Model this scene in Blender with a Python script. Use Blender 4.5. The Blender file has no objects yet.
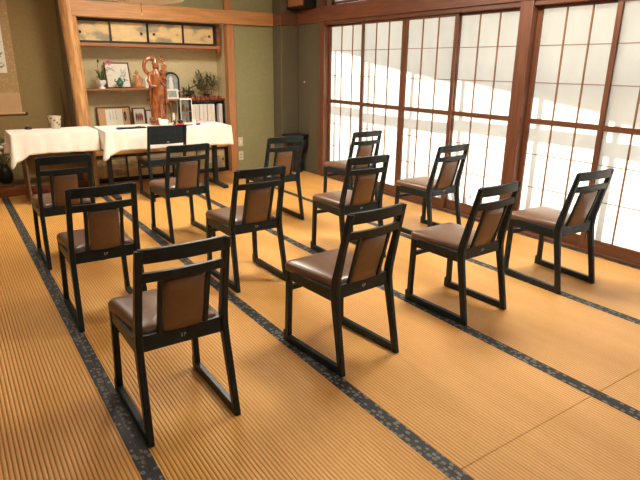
import bpy, bmesh, math, random
from mathutils import Vector, Matrix
random.seed(7)
S = bpy.context.scene
COL = S.collection
PI = math.pi
# ---------------------------------------------------------------- camera
cam = bpy.data.cameras.new('camera')
co = bpy.data.objects.new('camera', cam); COL.objects.link(co); S.camera = co
cam.sensor_width = 36.0; cam.lens = 36.0 * 545.2 / 640.0; cam.clip_start = 0.05
R = Vector((0.82898227, -0.55918562, 0.00999174)); U = Vector((0.16277006, 0.25831873, 0.95224857)); F = R.cross(U) * -1
M = Matrix((R, U, -F)).transposed().to_4x4(); M.translation = Vector((0, 0, 1.394)); co.matrix_world = M
# ---------------------------------------------------------------- world, sun, exposure
SUN = Vector((0.58, 0.36, 0.73)).normalized()
w = bpy.data.worlds.new('world'); S.world = w; w.use_nodes = True
bg = w.node_tree.nodes['Background']; bg.inputs[0].default_value = (0.86, 0.93, 1.0, 1); bg.inputs[1].default_value = 1.1
sl = bpy.data.lights.new('sun', 'SUN'); sl.energy = 13.5; sl.angle = math.radians(0.6); sl.color = (1.0, 0.95, 0.86)
so = bpy.data.objects.new('sun', sl); COL.objects.link(so); so.rotation_euler = (-SUN).to_track_quat('-Z', 'Y').to_euler()
so.location = (9, 6, 10)
S.view_settings.view_transform = 'Standard'; S.view_settings.look = 'None'
S.view_settings.exposure = 1.18; S.view_settings.gamma = 1.0; S.view_settings.use_curve_mapping = False

# ---------------------------------------------------------------- materials
def new_mat(name):
    m = bpy.data.materials.new(name); m.use_nodes = True
    nt = m.node_tree; return m, nt, nt.nodes['Principled BSDF']
def node(nt, t, **kw):
    n = nt.nodes.new(t)
    for k, v in kw.items(): setattr(n, k, v)
    return n
def ramp(nt, fac, stops):
    r = node(nt, 'ShaderNodeValToRGB'); e = r.color_ramp.elements
    while len(e) < len(stops): e.new(0.5)
    for i, (p, c) in enumerate(stops): e[i].position = p; e[i].color = (*c, 1)
    nt.links.new(fac, r.inputs[0]); return r.outputs[0]
def mat(name, col, rough=0.5, var=0.12, scale=8.0, stretch=(1, 1, 1), bump=0.0, coat=0.0, metal=0.0, spec=0.5, detail=4.0, trans=0.0, alpha=1.0, sheen=0.0):
    m, nt, b = new_mat(name)
    tc = node(nt, 'ShaderNodeTexCoord'); mp = node(nt, 'ShaderNodeMapping'); mp.inputs['Scale'].default_value = stretch
    nt.links.new(tc.outputs['Object'], mp.inputs[0])
    no = node(nt, 'ShaderNodeTexNoise'); no.inputs['Scale'].default_value = scale; no.inputs['Detail'].default_value = detail
    nt.links.new(mp.outputs[0], no.inputs['Vector'])
    lo = tuple(c * (1 - var) for c in col); hi = tuple(min(1, c * (1 + var)) for c in col)
    c = ramp(nt, no.outputs['Fac'], [(0.3, lo), (0.7, hi)])
    nt.links.new(c, b.inputs['Base Color'])
    b.inputs['Roughness'].default_value = rough; b.inputs['Metallic'].default_value = metal
    b.inputs['Coat Weight'].default_value = coat; b.inputs['Specular IOR Level'].default_value = spec
    b.inputs['Transmission Weight'].default_value = trans; b.inputs['Sheen Weight'].default_value = sheen
    if bump:
        bu = node(nt, 'ShaderNodeBump'); bu.inputs['Strength'].default_value = bump; bu.inputs['Distance'].default_value = 0.01
        nt.links.new(no.outputs['Fac'], bu.inputs['Height']); nt.links.new(bu.outputs[0], b.inputs['Normal'])
    return m
def tatami_mat():
    m, nt, b = new_mat('woven_rush')
    tc = node(nt, 'ShaderNodeTexCoord'); sp = node(nt, 'ShaderNodeSeparateXYZ'); nt.links.new(tc.outputs['Object'], sp.inputs[0])
    def mth(op, a, v=None, v2=None):
        n = node(nt, 'ShaderNodeMath', operation=op)
        for i, q in enumerate((a, v, v2)):
            if q is None: continue
            if isinstance(q, (int, float)): n.inputs[i].default_value = q
            else: nt.links.new(q, n.inputs[i])
        return n.outputs[0]
    rib = mth('ABSOLUTE', mth('SINE', mth('MULTIPLY', sp.outputs['X'], PI / 0.0165)))
    rib = mth('POWER', rib, 0.55)
    # fine stitches across the ribs
    st = mth('MULTIPLY', mth('SINE', mth('MULTIPLY', sp.outputs['Y'], 2 * PI / 0.006)), 0.06)
    h = mth('ADD', rib, st)
    n1 = node(nt, 'ShaderNodeTexNoise'); n1.inputs['Scale'].default_value = 1.0; n1.inputs['Detail'].default_value = 6
    mp = node(nt, 'ShaderNodeMapping'); mp.inputs['Scale'].default_value = (6, 1.2, 1); nt.links.new(tc.outputs['Object'], mp.inputs[0]); nt.links.new(mp.outputs[0], n1.inputs['Vector'])
    base = ramp(nt, n1.outputs['Fac'], [(0.3, (0.76, 0.375, 0.08)), (0.7, (0.88, 0.475, 0.13))])
    mix = node(nt, 'ShaderNodeMix', data_type='RGBA', blend_type='MULTIPLY')
    mix.inputs['Factor'].default_value = 1.0
    shade = ramp(nt, rib, [(0.0, (0.48, 0.38, 0.27)), (0.45, (0.82, 0.77, 0.70)), (0.85, (1, 1, 1))])
    nt.links.new(base, mix.inputs['A']); nt.links.new(shade, mix.inputs['B'])
    nt.links.new(mix.outputs['Result'], b.inputs['Base Color'])
    bu = node(nt, 'ShaderNodeBump'); bu.inputs['Strength'].default_value = 0.9; bu.inputs['Distance'].default_value = 0.004
    nt.links.new(h, bu.inputs['Height']); nt.links.new(bu.outputs[0], b.inputs['Normal'])
    b.inputs['Roughness'].default_value = 0.42; b.inputs['Specular IOR Level'].default_value = 0.65
    return m
def heri_mat():
    m, nt, b = new_mat('brocade_edging')
    tc = node(nt, 'ShaderNodeTexCoord')
    mp = node(nt, 'ShaderNodeMapping'); mp.inputs['Scale'].default_value = (50, 36, 1); nt.links.new(tc.outputs['Object'], mp.inputs[0])
    vo = node(nt, 'ShaderNodeTexVoronoi', feature='F1'); vo.inputs['Scale'].default_value = 1.0; vo.inputs['Randomness'].default_value = 0.6
    nt.links.new(mp.outputs[0], vo.inputs['Vector'])
    c = ramp(nt, vo.outputs['Distance'], [(0.0, (0.27, 0.26, 0.20)), (0.16, (0.09, 0.09, 0.078)), (0.32, (0.23, 0.225, 0.18)), (0.44, (0.022, 0.024, 0.026)), (0.6, (0.014, 0.016, 0.02))])
    nt.links.new(c, b.inputs['Base Color']); b.inputs['Roughness'].default_value = 0.6; return m
def paper_mat(name, col=(0.93, 0.92, 0.88)):
    m, nt, b = new_mat(name)
    nt.nodes.remove(b); out = nt.nodes['Material Output']
    tc = node(nt, 'ShaderNodeTexCoord'); no = node(nt, 'ShaderNodeTexNoise'); no.inputs['Scale'].default_value = 9; no.inputs['Detail'].default_value = 8
    mp = node(nt, 'ShaderNodeMapping'); mp.inputs['Scale'].default_value = (1, 1, 0.4); nt.links.new(tc.outputs['Object'], mp.inputs[0]); nt.links.new(mp.outputs[0], no.inputs['Vector'])
    c = ramp(nt, no.outputs['Fac'], [(0.3, tuple(x * 0.94 for x in col)), (0.7, col)])
    t = node(nt, 'ShaderNodeBsdfTranslucent'); d = node(nt, 'ShaderNodeBsdfDiffuse'); mx = node(nt, 'ShaderNodeMixShader'); mx.inputs[0].default_value = 0.2
    nt.links.new(c, t.inputs[0]); nt.links.new(c, d.inputs[0]); nt.links.new(t.outputs[0], mx.inputs[1]); nt.links.new(d.outputs[0], mx.inputs[2]); nt.links.new(mx.outputs[0], out.inputs[0])
    return m
def gold_mat():
    m, nt, b = new_mat('gold_leaf_paper')
    tc = node(nt, 'ShaderNodeTexCoord'); no = node(nt, 'ShaderNodeTexNoise'); no.inputs['Scale'].default_value = 5.0; no.inputs['Detail'].default_value = 2.5
    mp = node(nt, 'ShaderNodeMapping'); mp.inputs['Scale'].default_value = (1, 1, 1.7); nt.links.new(tc.outputs['Object'], mp.inputs[0]); nt.links.new(mp.outputs[0], no.inputs['Vector'])
    c = ramp(nt, no.outputs['Fac'], [(0.35, (0.74, 0.53, 0.25)), (0.50, (0.66, 0.47, 0.22)), (0.56, (0.40, 0.31, 0.17)), (0.68, (0.30, 0.25, 0.16))])
    nt.links.new(c, b.inputs['Base Color']); b.inputs['Roughness'].default_value = 0.45; return m
def brocade_tan():
    m, nt, b = new_mat('scroll_brocade')
    tc = node(nt, 'ShaderNodeTexCoord'); vo = node(nt, 'ShaderNodeTexVoronoi'); vo.inputs['Scale'].default_value = 38
    nt.links.new(tc.outputs['Object'], vo.inputs['Vector'])
    c = ramp(nt, vo.outputs['Distance'], [(0.0, (0.62, 0.46, 0.24)), (0.35, (0.42, 0.27, 0.11)), (0.6, (0.40, 0.25, 0.10))])
    nt.links.new(c, b.inputs['Base Color']); b.inputs['Roughness'].default_value = 0.7; return m
def grained(name, c1, c2, scale=3.0, stretch=(1, 1, 12), rough=0.42, bump=0.1, coat=0.1):
    m, nt, b = new_mat(name)
    tc = node(nt, 'ShaderNodeTexCoord'); mp = node(nt, 'ShaderNodeMapping'); mp.inputs['Scale'].default_value = stretch
    nt.links.new(tc.outputs['Object'], mp.inputs[0])
    no = node(nt, 'ShaderNodeTexNoise'); no.inputs['Scale'].default_value = scale; no.inputs['Detail'].default_value = 6; no.inputs['Distortion'].default_value = 0.6
    nt.links.new(mp.outputs[0], no.inputs['Vector'])
    c = ramp(nt, no.outputs['Fac'], [(0.35, c1), (0.65, c2)])
    nt.links.new(c, b.inputs['Base Color']); b.inputs['Roughness'].default_value = rough; b.inputs['Coat Weight'].default_value = coat
    bu = node(nt, 'ShaderNodeBump'); bu.inputs['Strength'].default_value = bump; bu.inputs['Distance'].default_value = 0.003
    nt.links.new(no.outputs['Fac'], bu.inputs['Height']); nt.links.new(bu.outputs[0], b.inputs['Normal'])
    return m
T = {}
T['tatami'] = tatami_mat(); T['heri'] = heri_mat(); T['paper'] = paper_mat('shoji_paper', (0.66, 0.645, 0.605)); T['gold'] = gold_mat(); T['brocade'] = brocade_tan()
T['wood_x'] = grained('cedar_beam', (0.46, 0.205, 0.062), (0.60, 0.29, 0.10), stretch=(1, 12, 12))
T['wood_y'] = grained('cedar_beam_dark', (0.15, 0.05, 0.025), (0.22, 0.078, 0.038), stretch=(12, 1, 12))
T['wood_z'] = grained('cedar_post', (0.40, 0.16, 0.052), (0.50, 0.22, 0.078), stretch=(12, 12, 1))
T['frame_z'] = grained('shoji_frame_wood', (0.125, 0.045, 0.022), (0.185, 0.070, 0.034), stretch=(14, 14, 1), rough=0.38)
T['frame_y'] = grained('shoji_rail_wood', (0.125, 0.046, 0.022), (0.175, 0.070, 0.035), stretch=(14, 1, 14), rough=0.38)
T['muntin'] = mat('lattice_wood', (0.26, 0.115, 0.05), 0.5)
T['dwood'] = grained('dark_red_wood', (0.17, 0.045, 0.016), (0.33, 0.095, 0.03), stretch=(1, 9, 9), rough=0.25, coat=0.4)
T['shelfwood'] = grained('red_brown_shelf', (0.30, 0.10, 0.03), (0.42, 0.17, 0.055), stretch=(1, 12, 12))
T['framewood'] = mat('dark_frame_wood', (0.09, 0.03, 0.018), 0.7, var=0.2)
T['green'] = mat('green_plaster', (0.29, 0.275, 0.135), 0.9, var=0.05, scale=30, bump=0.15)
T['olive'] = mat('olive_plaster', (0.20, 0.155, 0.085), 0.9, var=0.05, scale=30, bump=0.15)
T['nearwall'] = mat('grey_plaster', (0.16, 0.15, 0.14), 0.9, var=0.05)
T['recess'] = mat('ochre_recess_plaster', (0.27, 0.185, 0.07), 0.9, var=0.06, scale=30, bump=0.15)
T['shadedolive'] = mat('shaded_olive_plaster', (0.12, 0.10, 0.058), 0.9, var=0.05, scale=30, bump=0.15)  # darkened plaster copy: shade of the window-side corner is put into the colour
T['tanwall'] = mat('tan_plaster', (0.62, 0.52, 0.30), 0.9, var=0.05, scale=30, bump=0.15)
T['ceil'] = grained('ceiling_boards', (0.36, 0.22, 0.11), (0.46, 0.29, 0.16), stretch=(1, 10, 1))
T['farwall'] = mat('ochre_plaster', (0.50, 0.33, 0.15), 0.9, var=0.05)
T['black'] = mat('black_lacquer', (0.011, 0.022, 0.028), 0.36, var=0.2, scale=30, spec=0.3)
T['blk'] = mat('black_wood', (0.012, 0.010, 0.010), 0.4, var=0.2)
T['vinyl'] = mat('brown_vinyl', (0.175, 0.092, 0.052), 0.34, var=0.08, scale=40, bump=0.04, spec=0.7)
T['olvinyl'] = mat('olive_brown_vinyl', (0.13, 0.095, 0.045), 0.42, var=0.1, scale=40, bump=0.04)
T['mark'] = mat('silver_print', (0.62, 0.58, 0.5), 0.4, var=0.02)
T['cloth'] = mat('white_linen', (0.90, 0.86, 0.78), 0.85, var=0.03, scale=14, bump=0.35)
T['brownpanel'] = grained('brown_laminate', (0.12, 0.075, 0.04), (0.16, 0.10, 0.055), stretch=(10, 10, 1), rough=0.35)
T['white'] = mat('white_glaze', (0.80, 0.77, 0.70), 0.25, var=0.03)
T['cream'] = mat('cream_card', (0.78, 0.72, 0.60), 0.7, var=0.03)
T['offwhite'] = mat('ivory_plastic', (0.62, 0.58, 0.42), 0.45, var=0.03)
T['tancup'] = mat('tan_pottery', (0.56, 0.47, 0.33), 0.5, var=0.08)
T['grey'] = mat('grey_picture', (0.30, 0.33, 0.32), 0.4, var=0.25, scale=25)
T['red'] = mat('red_glaze', (0.26, 0.04, 0.02), 0.3, var=0.3, scale=30)
T['brightred'] = mat('bright_red', (0.60, 0.05, 0.03), 0.35)
T['carved'] = grained('carved_boxwood', (0.15, 0.038, 0.010), (0.36, 0.115, 0.032), scale=12, stretch=(3, 3, 1), rough=0.22, bump=0.5, coat=0.6)
T['figwood'] = grained('figurine_wood', (0.38, 0.17, 0.06), (0.55, 0.27, 0.11), scale=14, stretch=(2, 2, 1), rough=0.35)
T['leaf'] = mat('green_leaf', (0.055, 0.11, 0.03), 0.45, var=0.4, scale=20)
T['dleaf'] = mat('dark_leaf', (0.10, 0.11, 0.045), 0.5, var=0.4, scale=20)
T['stem'] = mat('brown_stem', (0.16, 0.09, 0.045), 0.6)
T['pink'] = mat('pink_petal', (0.50, 0.10, 0.16), 0.5, var=0.2)
T['yellow'] = mat('yellow_petal', (0.66, 0.52, 0.24), 0.5, var=0.2)
T['teal'] = mat('teal_green', (0.05, 0.16, 0.12), 0.3, var=0.4, scale=30)
T['brass'] = mat('brass', (0.45, 0.36, 0.20), 0.3, metal=1.0)
T['darkmetal'] = mat('dark_metal', (0.05, 0.035, 0.025), 0.35, metal=0.6)
T['bark'] = grained('polished_log', (0.50, 0.23, 0.08), (0.74, 0.42, 0.17), scale=5, stretch=(7, 7, 1), rough=0.30, bump=1.0, coat=0.5)
T['ink'] = mat('black_ink', (0.03, 0.03, 0.025), 0.7)
T['pinktan'] = mat('pink_tan_silk', (0.55, 0.33, 0.16), 0.7, var=0.04)
T['lampwood'] = mat('pale_lamp_wood', (0.70, 0.52, 0.28), 0.4)
T['aluminium'] = mat('brown_aluminium', (0.25, 0.24, 0.24), 0.5)
T['gravel'] = mat('pale_gravel', (0.52, 0.50, 0.46), 0.9, var=0.25, scale=60)
T['shadow_roof'] = mat('grey_roofing', (0.12, 0.12, 0.13), 0.8)
def glass_mat():
    m, nt, b = new_mat('clear_glass')
    b.inputs['Base Color'].default_value = (0.95, 0.97, 0.96, 1); b.inputs['Roughness'].default_value = 0.03
    out = nt.nodes['Material Output']; tr = node(nt, 'ShaderNodeBsdfTransparent'); gl = node(nt, 'ShaderNodeBsdfGlossy'); gl.inputs['Roughness'].default_value = 0.05
    fr = node(nt, 'ShaderNodeFresnel'); fr.inputs[0].default_value = 1.5
    nt.nodes.remove(b); mx = node(nt, 'ShaderNodeMixShader'); nt.links.new(fr.outputs[0], mx.inputs[0]); nt.links.new(tr.outputs[0], mx.inputs[1]); nt.links.new(gl.outputs[0], mx.inputs[2]); nt.links.new(mx.outputs[0], out.inputs[0])
    return m
T['glass'] = glass_mat()

# ---------------------------------------------------------------- mesh helpers
class B:
    """collects shapes in one bmesh, then links it as one object"""
    def __init__(s): s.bm = bmesh.new()
    def box(s, x0, y0, z0, x1, y1, z1):
        if x0 > x1: x0, x1 = x1, x0
        if y0 > y1: y0, y1 = y1, y0
        if z0 > z1: z0, z1 = z1, z0
        v = [s.bm.verts.new(p) for p in ((x0, y0, z0), (x1, y0, z0), (x1, y1, z0), (x0, y1, z0), (x0, y0, z1), (x1, y0, z1), (x1, y1, z1), (x0, y1, z1))]
        for f in ((0, 3, 2, 1), (4, 5, 6, 7), (0, 1, 5, 4), (1, 2, 6, 5), (2, 3, 7, 6), (3, 0, 4, 7)): s.bm.faces.new([v[i] for i in f])
        return s
    def loft(s, rings, cap=True, closed=True):
        """rings: lists of points, all the same length"""
        R_ = [[s.bm.verts.new(p) for p in r] for r in rings]; n = len(R_[0])
        for a, b in zip(R_, R_[1:]):
            for i in range(n if closed else n - 1):
                j = (i + 1) % n; s.bm.faces.new((a[i], a[j], b[j], b[i]))
        if cap and closed:
            s.bm.faces.new(R_[0][::-1]); s.bm.faces.new(R_[-1])
        return s
    def lathe(s, cx, cy, prof, n=20, sx=1, sy=1):
        return s.loft([[(cx + r * sx * math.cos(2 * PI * i / n), cy + r * sy * math.sin(2 * PI * i / n), z) for i in range(n)] for r, z in prof])
    def tube(s, pts, r, n=8):
        pts = [Vector(p) for p in pts]; rings = []
        for i, p in enumerate(pts):
            d = (pts[min(i + 1, len(pts) - 1)] - pts[max(i - 1, 0)]).normalized()
            a = d.cross(Vector((0, 0, 1)))
            if a.length < 0.05: a = d.cross(Vector((1, 0, 0)))
            a.normalize(); b = d.cross(a); rr = r[i] if isinstance(r, (list, tuple)) else r
            rings.append([p + (a * math.cos(2 * PI * k / n) + b * math.sin(2 * PI * k / n)) * rr for k in range(n)])
        return s.loft(rings)
    def ball(s, c, r, sx=1, sy=1, sz=1, n=12):
        mm = Matrix.Translation(c) @ Matrix.Diagonal((r * sx, r * sy, r * sz, 1))
        bmesh.ops.create_uvsphere(s.bm, u_segments=n, v_segments=max(6, n // 2 + 2), radius=1, matrix=mm); return s
    def torus(s, c, Rr, r, axis='Y', n=28, m=8, sz=1.0):
        rings = []
        for i in range(n + 1):
            a = 2 * PI * i / n; ring = []
            for k in range(m):
                b = 2 * PI * k / m; q = Rr + r * math.cos(b); h = r * math.sin(b)
                if axis == 'Y': ring.append((c[0] + q * math.cos(a), c[1] + h, c[2] + q * math.sin(a) * sz))
                else: ring.append((c[0] + q * math.cos(a), c[1] + q * math.sin(a), c[2] + h))
            rings.append(ring)
        return s.loft(rings, cap=False)
    def leaf(s, base, tip, wid, bend=0.0, up=Vector((0, 0, 1))):
        base = Vector(base); tip = Vector(tip); d = tip - base; side = d.cross(up)
        if side.length < 1e-4: side = Vector((1, 0, 0))
        side.normalize(); pr = None; n = 5
        for i in range(n + 1):
            t = i / n; c = base + d * t + up * (bend * math.sin(PI * t)); ww = wid * math.sin(PI * (0.12 + 0.86 * t)) * 0.5
            a = s.bm.verts.new(c - side * ww); m = s.bm.verts.new(c - up * ww * 0.25); b = s.bm.verts.new(c + side * ww)
            if pr: s.bm.faces.new((pr[0], pr[1], m, a)); s.bm.faces.new((pr[1], pr[2], b, m))
            pr = (a, m, b)
        return s
    def build(s, name, m, parent=None, bevel=0.0, smooth=False, seg=2, loc=None):
        bmesh.ops.recalc_face_normals(s.bm, faces=s.bm.faces)
        me = bpy.data.meshes.new(name); s.bm.to_mesh(me); s.bm.free()
        o = bpy.data.objects.new(name, me); COL.objects.link(o); me.materials.append(T[m] if isinstance(m, str) else m)
        if parent: o.parent = parent
        if loc: o.location = loc
        if smooth:
            for p in me.polygons: p.use_smooth = True
        if bevel:
            md = o.modifiers.new('bevel', 'BEVEL'); md.width = bevel; md.segments = seg; md.limit_method = 'ANGLE'; md.angle_limit = math.radians(40)
            md.harden_normals = False
            for p in me.polygons: p.use_smooth = True
            me.set_sharp_from_angle(angle=math.radians(50)) if hasattr(me, 'set_sharp_from_angle') else None
        elif smooth and hasattr(me, 'set_sharp_from_angle'): me.set_sharp_from_angle(angle=math.radians(55))
        return o
def tag(o, label=None, cat=None, group=None, kind=None):
    if label: o['label'] = label
    if cat: o['category'] = cat
    if group: o['group'] = group
    if kind: o['kind'] = kind
    return o
def thing(name, label, cat, loc=(0, 0, 0), rz=0.0, group=None):
    o = bpy.data.objects.new(name, None); COL.objects.link(o); o.location = loc; o.rotation_euler = (0, 0, rz); o.empty_display_size = 0.1
    return tag(o, label, cat, group)
def struct(b, name, m, parent=None, **k):
    o = b.build(name, m, parent, **k)
    if not parent: o['kind'] = 'structure'
    return o
def copy_tree(o, parent=None):
    c = o.copy(); COL.objects.link(c)
    if parent: c.parent = parent
    for ch in list(o.children): copy_tree(ch, c)
    return c
def box(*a): return B().box(*a)

# ================================================================ SETTING
XW = 4.06            # room face of the window side
FY = 6.67            # end of the mats
LX = -2.35; NY = -2.95
# floor of woven rush mats with brocade edging
f = B()
xs = [LX] + [0.405 + 0.91 * k for k in range(-3, 4)] + [4.05]
ys = [1.06 + 1.87 * k for k in range(-2, 3)] + [FY]
ys = [NY] + ys
for i in range(len(xs) - 1):
    for j in range(len(ys) - 1):
        f.box(xs[i] + .0004, ys[j] + .0005, -0.05, xs[i + 1] - .0004, ys[j + 1] - .0005, 0.0)
floor = struct(f, 'floor', 'tatami', bevel=0.0015, seg=1)
for i in range(1, 8):
    for s in (-1, 1):
        hb = B()
        for j in range(len(ys) - 1):
            x0, x1 = (xs[i] - 0.034, xs[i] - 0.001) if s < 0 else (xs[i] + 0.001, xs[i] + 0.034)
            hb.box(x0, ys[j] + .0015, -0.002, x1, ys[j + 1] - .0015, 0.0012)
        hb.build('edging', 'heri', floor)
hb = B(); hb.box(4.016, NY, -0.002, 4.049, FY, 0.0012); hb.build('edging', 'heri', floor)
struct(box(LX - .2, NY - .2, -0.12, 4.2, 7.4, -0.05), 'floor_base', 'frame_y')
struct(box(1.35, FY, -0.05, XW, 6.90, 0.0), 'floor_far', 'wood_x')
# ceiling
struct(box(LX - .2, NY - .2, 2.62, 4.25, 7.4, 2.70), 'ceiling', 'ceil')
# walls
struct(box(LX - .12, 3.6, -.05, LX, 7.3, 2.62), 'wall_left', 'farwall')
struct(box(LX, NY - .12, -.05, 4.2, NY, 2.62), 'wall_near', 'nearwall')
struct(box(LX - .12, NY - .1, -.05, LX, 3.6, 2.62), 'wall_left_near', 'nearwall')
struct(box(3.20, 6.755, -.05, 4.2, 6.90, 2.62), 'wall_far', 'green')
struct(box(1.30, 6.80, 2.03, 3.20, 6.90, 2.62), 'wall_far_upper', 'green')
struct(box(LX, 7.20, -.05, 1.30, 7.30, 2.62), 'wall_far_recess', 'recess')
struct(box(1.26, 7.13, -.05, 3.26, 7.25, 2.03), 'wall_far_alcove', 'tanwall')
struct(box(1.24, 6.88, -.05, 1.30, 7.2, 2.62), 'wall_far_divider', 'olive')
struct(box(3.14, 6.82, -.05, 3.2, 7.14, 2.03), 'wall_far_return', 'tanwall')
struct(box(XW, 6.00, -.05, 4.2, 6.76, 2.62), 'wall_right', 'shadedolive')
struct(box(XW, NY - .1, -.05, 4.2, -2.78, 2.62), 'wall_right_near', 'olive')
struct(box(3.79, 6.53, 0.0, XW, 6.755, 2.62), 'wall_corner_pier', 'shadedolive', bevel=0.012)
# recess step and floor
struct(box(LX, FY, -.05, 1.28, 6.78, 0.10), 'trim_1', 'dwood', bevel=0.004)
struct(box(LX, 6.78, -.05, 1.17, 7.20, 0.095), 'floor_recess', 'stem')
# posts and beams of the far wall
struct(box(3.12, 6.73, 0.0, 3.215, 6.83, 1.875), 'trim_2', 'wood_z', bevel=0.003)
struct(box(3.115, 6.75, 2.035, 3.205, 6.82, 2.62), 'trim_3', 'wood_z', bevel=0.003)
struct(box(1.28, 6.705, 1.875, 3.79, 6.80, 2.035), 'trim_4', 'wood_x', bevel=0.003)
struct(box(3.775, 6.515, 1.88, XW, 6.53, 2.035).box(3.775, 6.53, 1.88, 3.79, 6.71, 2.035), 'trim_5', 'frame_y', bevel=0.003)
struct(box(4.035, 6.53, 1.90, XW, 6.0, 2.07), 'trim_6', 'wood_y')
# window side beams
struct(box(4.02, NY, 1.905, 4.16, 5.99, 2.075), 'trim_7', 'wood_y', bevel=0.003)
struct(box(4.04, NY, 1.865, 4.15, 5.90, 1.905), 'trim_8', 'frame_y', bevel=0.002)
struct(box(4.05, NY, -.05, 4.15, 5.99, 0.018), 'trim_9', 'frame_y', bevel=0.002)
struct(box(4.03, NY, 2.44, 4.16, 5.99, 2.62), 'trim_10', 'wood_y')
n = 11
for (y0, y1) in ((5.885, 5.99), (2.945, 3.065), (0.02, 0.14), (-2.9, -2.78)):
    struct(box(4.025, y0, 0.0, 4.15, y1, 1.905), 'trim_%d' % n, 'frame_z', bevel=0.003); n += 1
    struct(box(4.03, y0, 2.075, 4.15, y1, 2.44), 'trim_%d' % n, 'frame_z'); n += 1

# shoji sliding screens
wn = 1
def shoji(y0, y1, front, detail=True):
    """sliding paper screen between y0 (near) and y1 (far)"""
    global wn
    x = 4.070 if front else 4.100; t = 0.024
    st = 0.040
    b = box(x, y0, 0.018, x + t, y0 + st, 1.87).box(x, y1 - st, 0.018, x + t, y1, 1.87)
    root = struct(b, 'window_%d' % wn, 'frame_z', bevel=0.0015, seg=1); wn += 1
    r = box(x + .001, y0 + st, 0.018, x + t - .001, y1 - st, 0.11).box(x + .001, y0 + st, 0.945, x + t - .001, y1 - st, 0.985).box(x + .001, y0 + st, 1.84, x + t - .001, y1 - st, 1.87)
    r.build('rail', 'frame_y', root)
    l = B(); wv = (y1 - y0 - 2 * st)
    for k in (1, 2):
        yy = y0 + st + wv * k / 3; l.box(x + .006, yy - .0055, .11, x + .0165, yy + .0055, 1.84)
    for z in (0.41, 0.69, 1.275, 1.565): l.box(x + .011, y0 + st, z - .003, x + .0165, y1 - st, z + .003)
    l.build('lattice', 'muntin', root)
    p = box(x + .0170, y0 + st - .004, .10, x + .0174, y1 - st + .004, 1.846)
    p.build('paper', 'paper', root)
for (y0, y1, fr) in ((5.16, 5.885, 0), (4.482, 5.20, 1), (3.765, 4.478, 1), (3.065, 3.80, 0),
                     (2.235, 2.945, 0), (1.555, 2.285, 1), (0.85, 1.551, 1), (0.14, 0.89, 0),
                     (-0.70, 0.02, 0), (-1.38, -0.66, 1), (-2.10, -1.384, 1), (-2.78, -2.06, 0)):
    shoji(y0, y1, fr)
# transom screens above the beam
for (y0, y1) in ((4.55, 5.80), (3.12, 4.42), (1.60, 2.88), (0.2, 1.47), (-2.7, -0.1)):
    x = 4.08
    b = box(x, y0, 2.09, x + .03, y0 + .035, 2.43).box(x, y1 - .035, 2.09, x + .03, y1, 2.43).box(x, y0, 2.09, x + .03, y1, 2.115).box(x, y0, 2.405, x + .03, y1, 2.43)
    root = struct(b, 'window_%d' % wn, 'frame_z'); wn += 1
    l = B(); k = int((y1 - y0) / .22)
    for i in range(1, k): yy = y0 + (y1 - y0) * i / k; l.box(x + .008, yy - .004, 2.115, x + .018, yy + .004, 2.405)
    l.box(x + .012, y0, 2.255, x + .018, y1, 2.261); l.build('lattice', 'muntin', root)
    box(x + .0182, y0 + .03, 2.11, x + .0186, y1 - .03, 2.41).build('paper', 'paper', root)
    struct(box(4.06, y1, 2.075, 4.15, y1 + .14, 2.44), 'trim_%d' % n, 'olive'); n += 1
struct(box(4.06, 5.94, 2.075, 4.15, 6.0, 2.44), 'trim_%d' % n, 'frame_z'); n += 1
# outside: glazed doors of the veranda, ground, added sloping roof that shades the paper
b = B()
for (y0, y1) in ((5.16, 5.885), (4.48, 5.20), (3.765, 4.48), (3.065, 3.80), (2.235, 2.945), (1.555, 2.285), (0.85, 1.55), (0.14, 0.89), (-.7, .02), (-1.38, -.66), (-2.1, -1.384), (-2.78, -2.06)):
    yy = y1 - .10 + 0.14
    b.box(4.365, yy - .019, 0.0, 4.385, yy + .019, 2.1)
b.box(4.355, NY, 1.13, 4.385, 6.3, 1.205).box(4.355, NY, 0.0, 4.395, 6.3, .06).box(4.355, NY, 2.05, 4.395, 6.3, 2.12)
struct(b, 'window_outer_frames', 'aluminium')
struct(box(-22, -22, -0.35, 22, 22, -0.30), 'ground', 'gravel')
struct(box(4.15, NY, -.10, 4.7, 6.6, -.03), 'floor_veranda', 'frame_y')
# added unseen roof, sloped toward the near end to cast the diagonal shadow edge
b = B()
def zr(y): return 2.985 + 0.142 * (y - 6.5)
def slab(x0, x1, ya, yb, th=.08):
    v = [(x0, ya, zr(ya)), (x1, ya, zr(ya)), (x1, yb, zr(yb)), (x0, yb, zr(yb))]
    b.loft([v, [(x, y, z + th) for x, y, z in v]])
slab(4.2, 5.25, 2.9, 9.0); slab(4.2, 5.25, -3.2, 2.9)
struct(b, 'shadow_roof', 'shadow_roof')

for (x, y, h, lab, sd, nl) in ((4.95, 4.22, 1.55, 'leafy garden shrub outside, its shadow falling low on the fourth paper screen', 3, 170), (5.0, 4.78, 1.50, 'thin garden shrub outside, its faint shadow low on the third paper screen', 8, 60)):
    t = thing('garden_shrub', lab, 'shrub', (x, y, -.30), group='garden shrubs outside the screens'); rnd = random.Random(sd)
    st = B(); lf = B()
    for k in range(12):
        p = Vector((rnd.uniform(-.15, .15), rnd.uniform(-.2, .2), h * rnd.uniform(.75, 1.0))); st.tube([(0, 0, 0), (p.x * .4, p.y * .4, h * .5), p], [.009, .006, .002], n=5)
    for k in range(nl):
        c = Vector((rnd.gauss(0, .09), rnd.gauss(0, .12), h * rnd.uniform(.72, 1.02))); lf.leaf(c, c + Vector((rnd.uniform(-1, 1), rnd.uniform(-1, 1), rnd.uniform(-.6, .8))) * .055, .03)
    st.build('stems', 'stem', t); lf.build('leaves', 'leaf', t)

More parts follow.
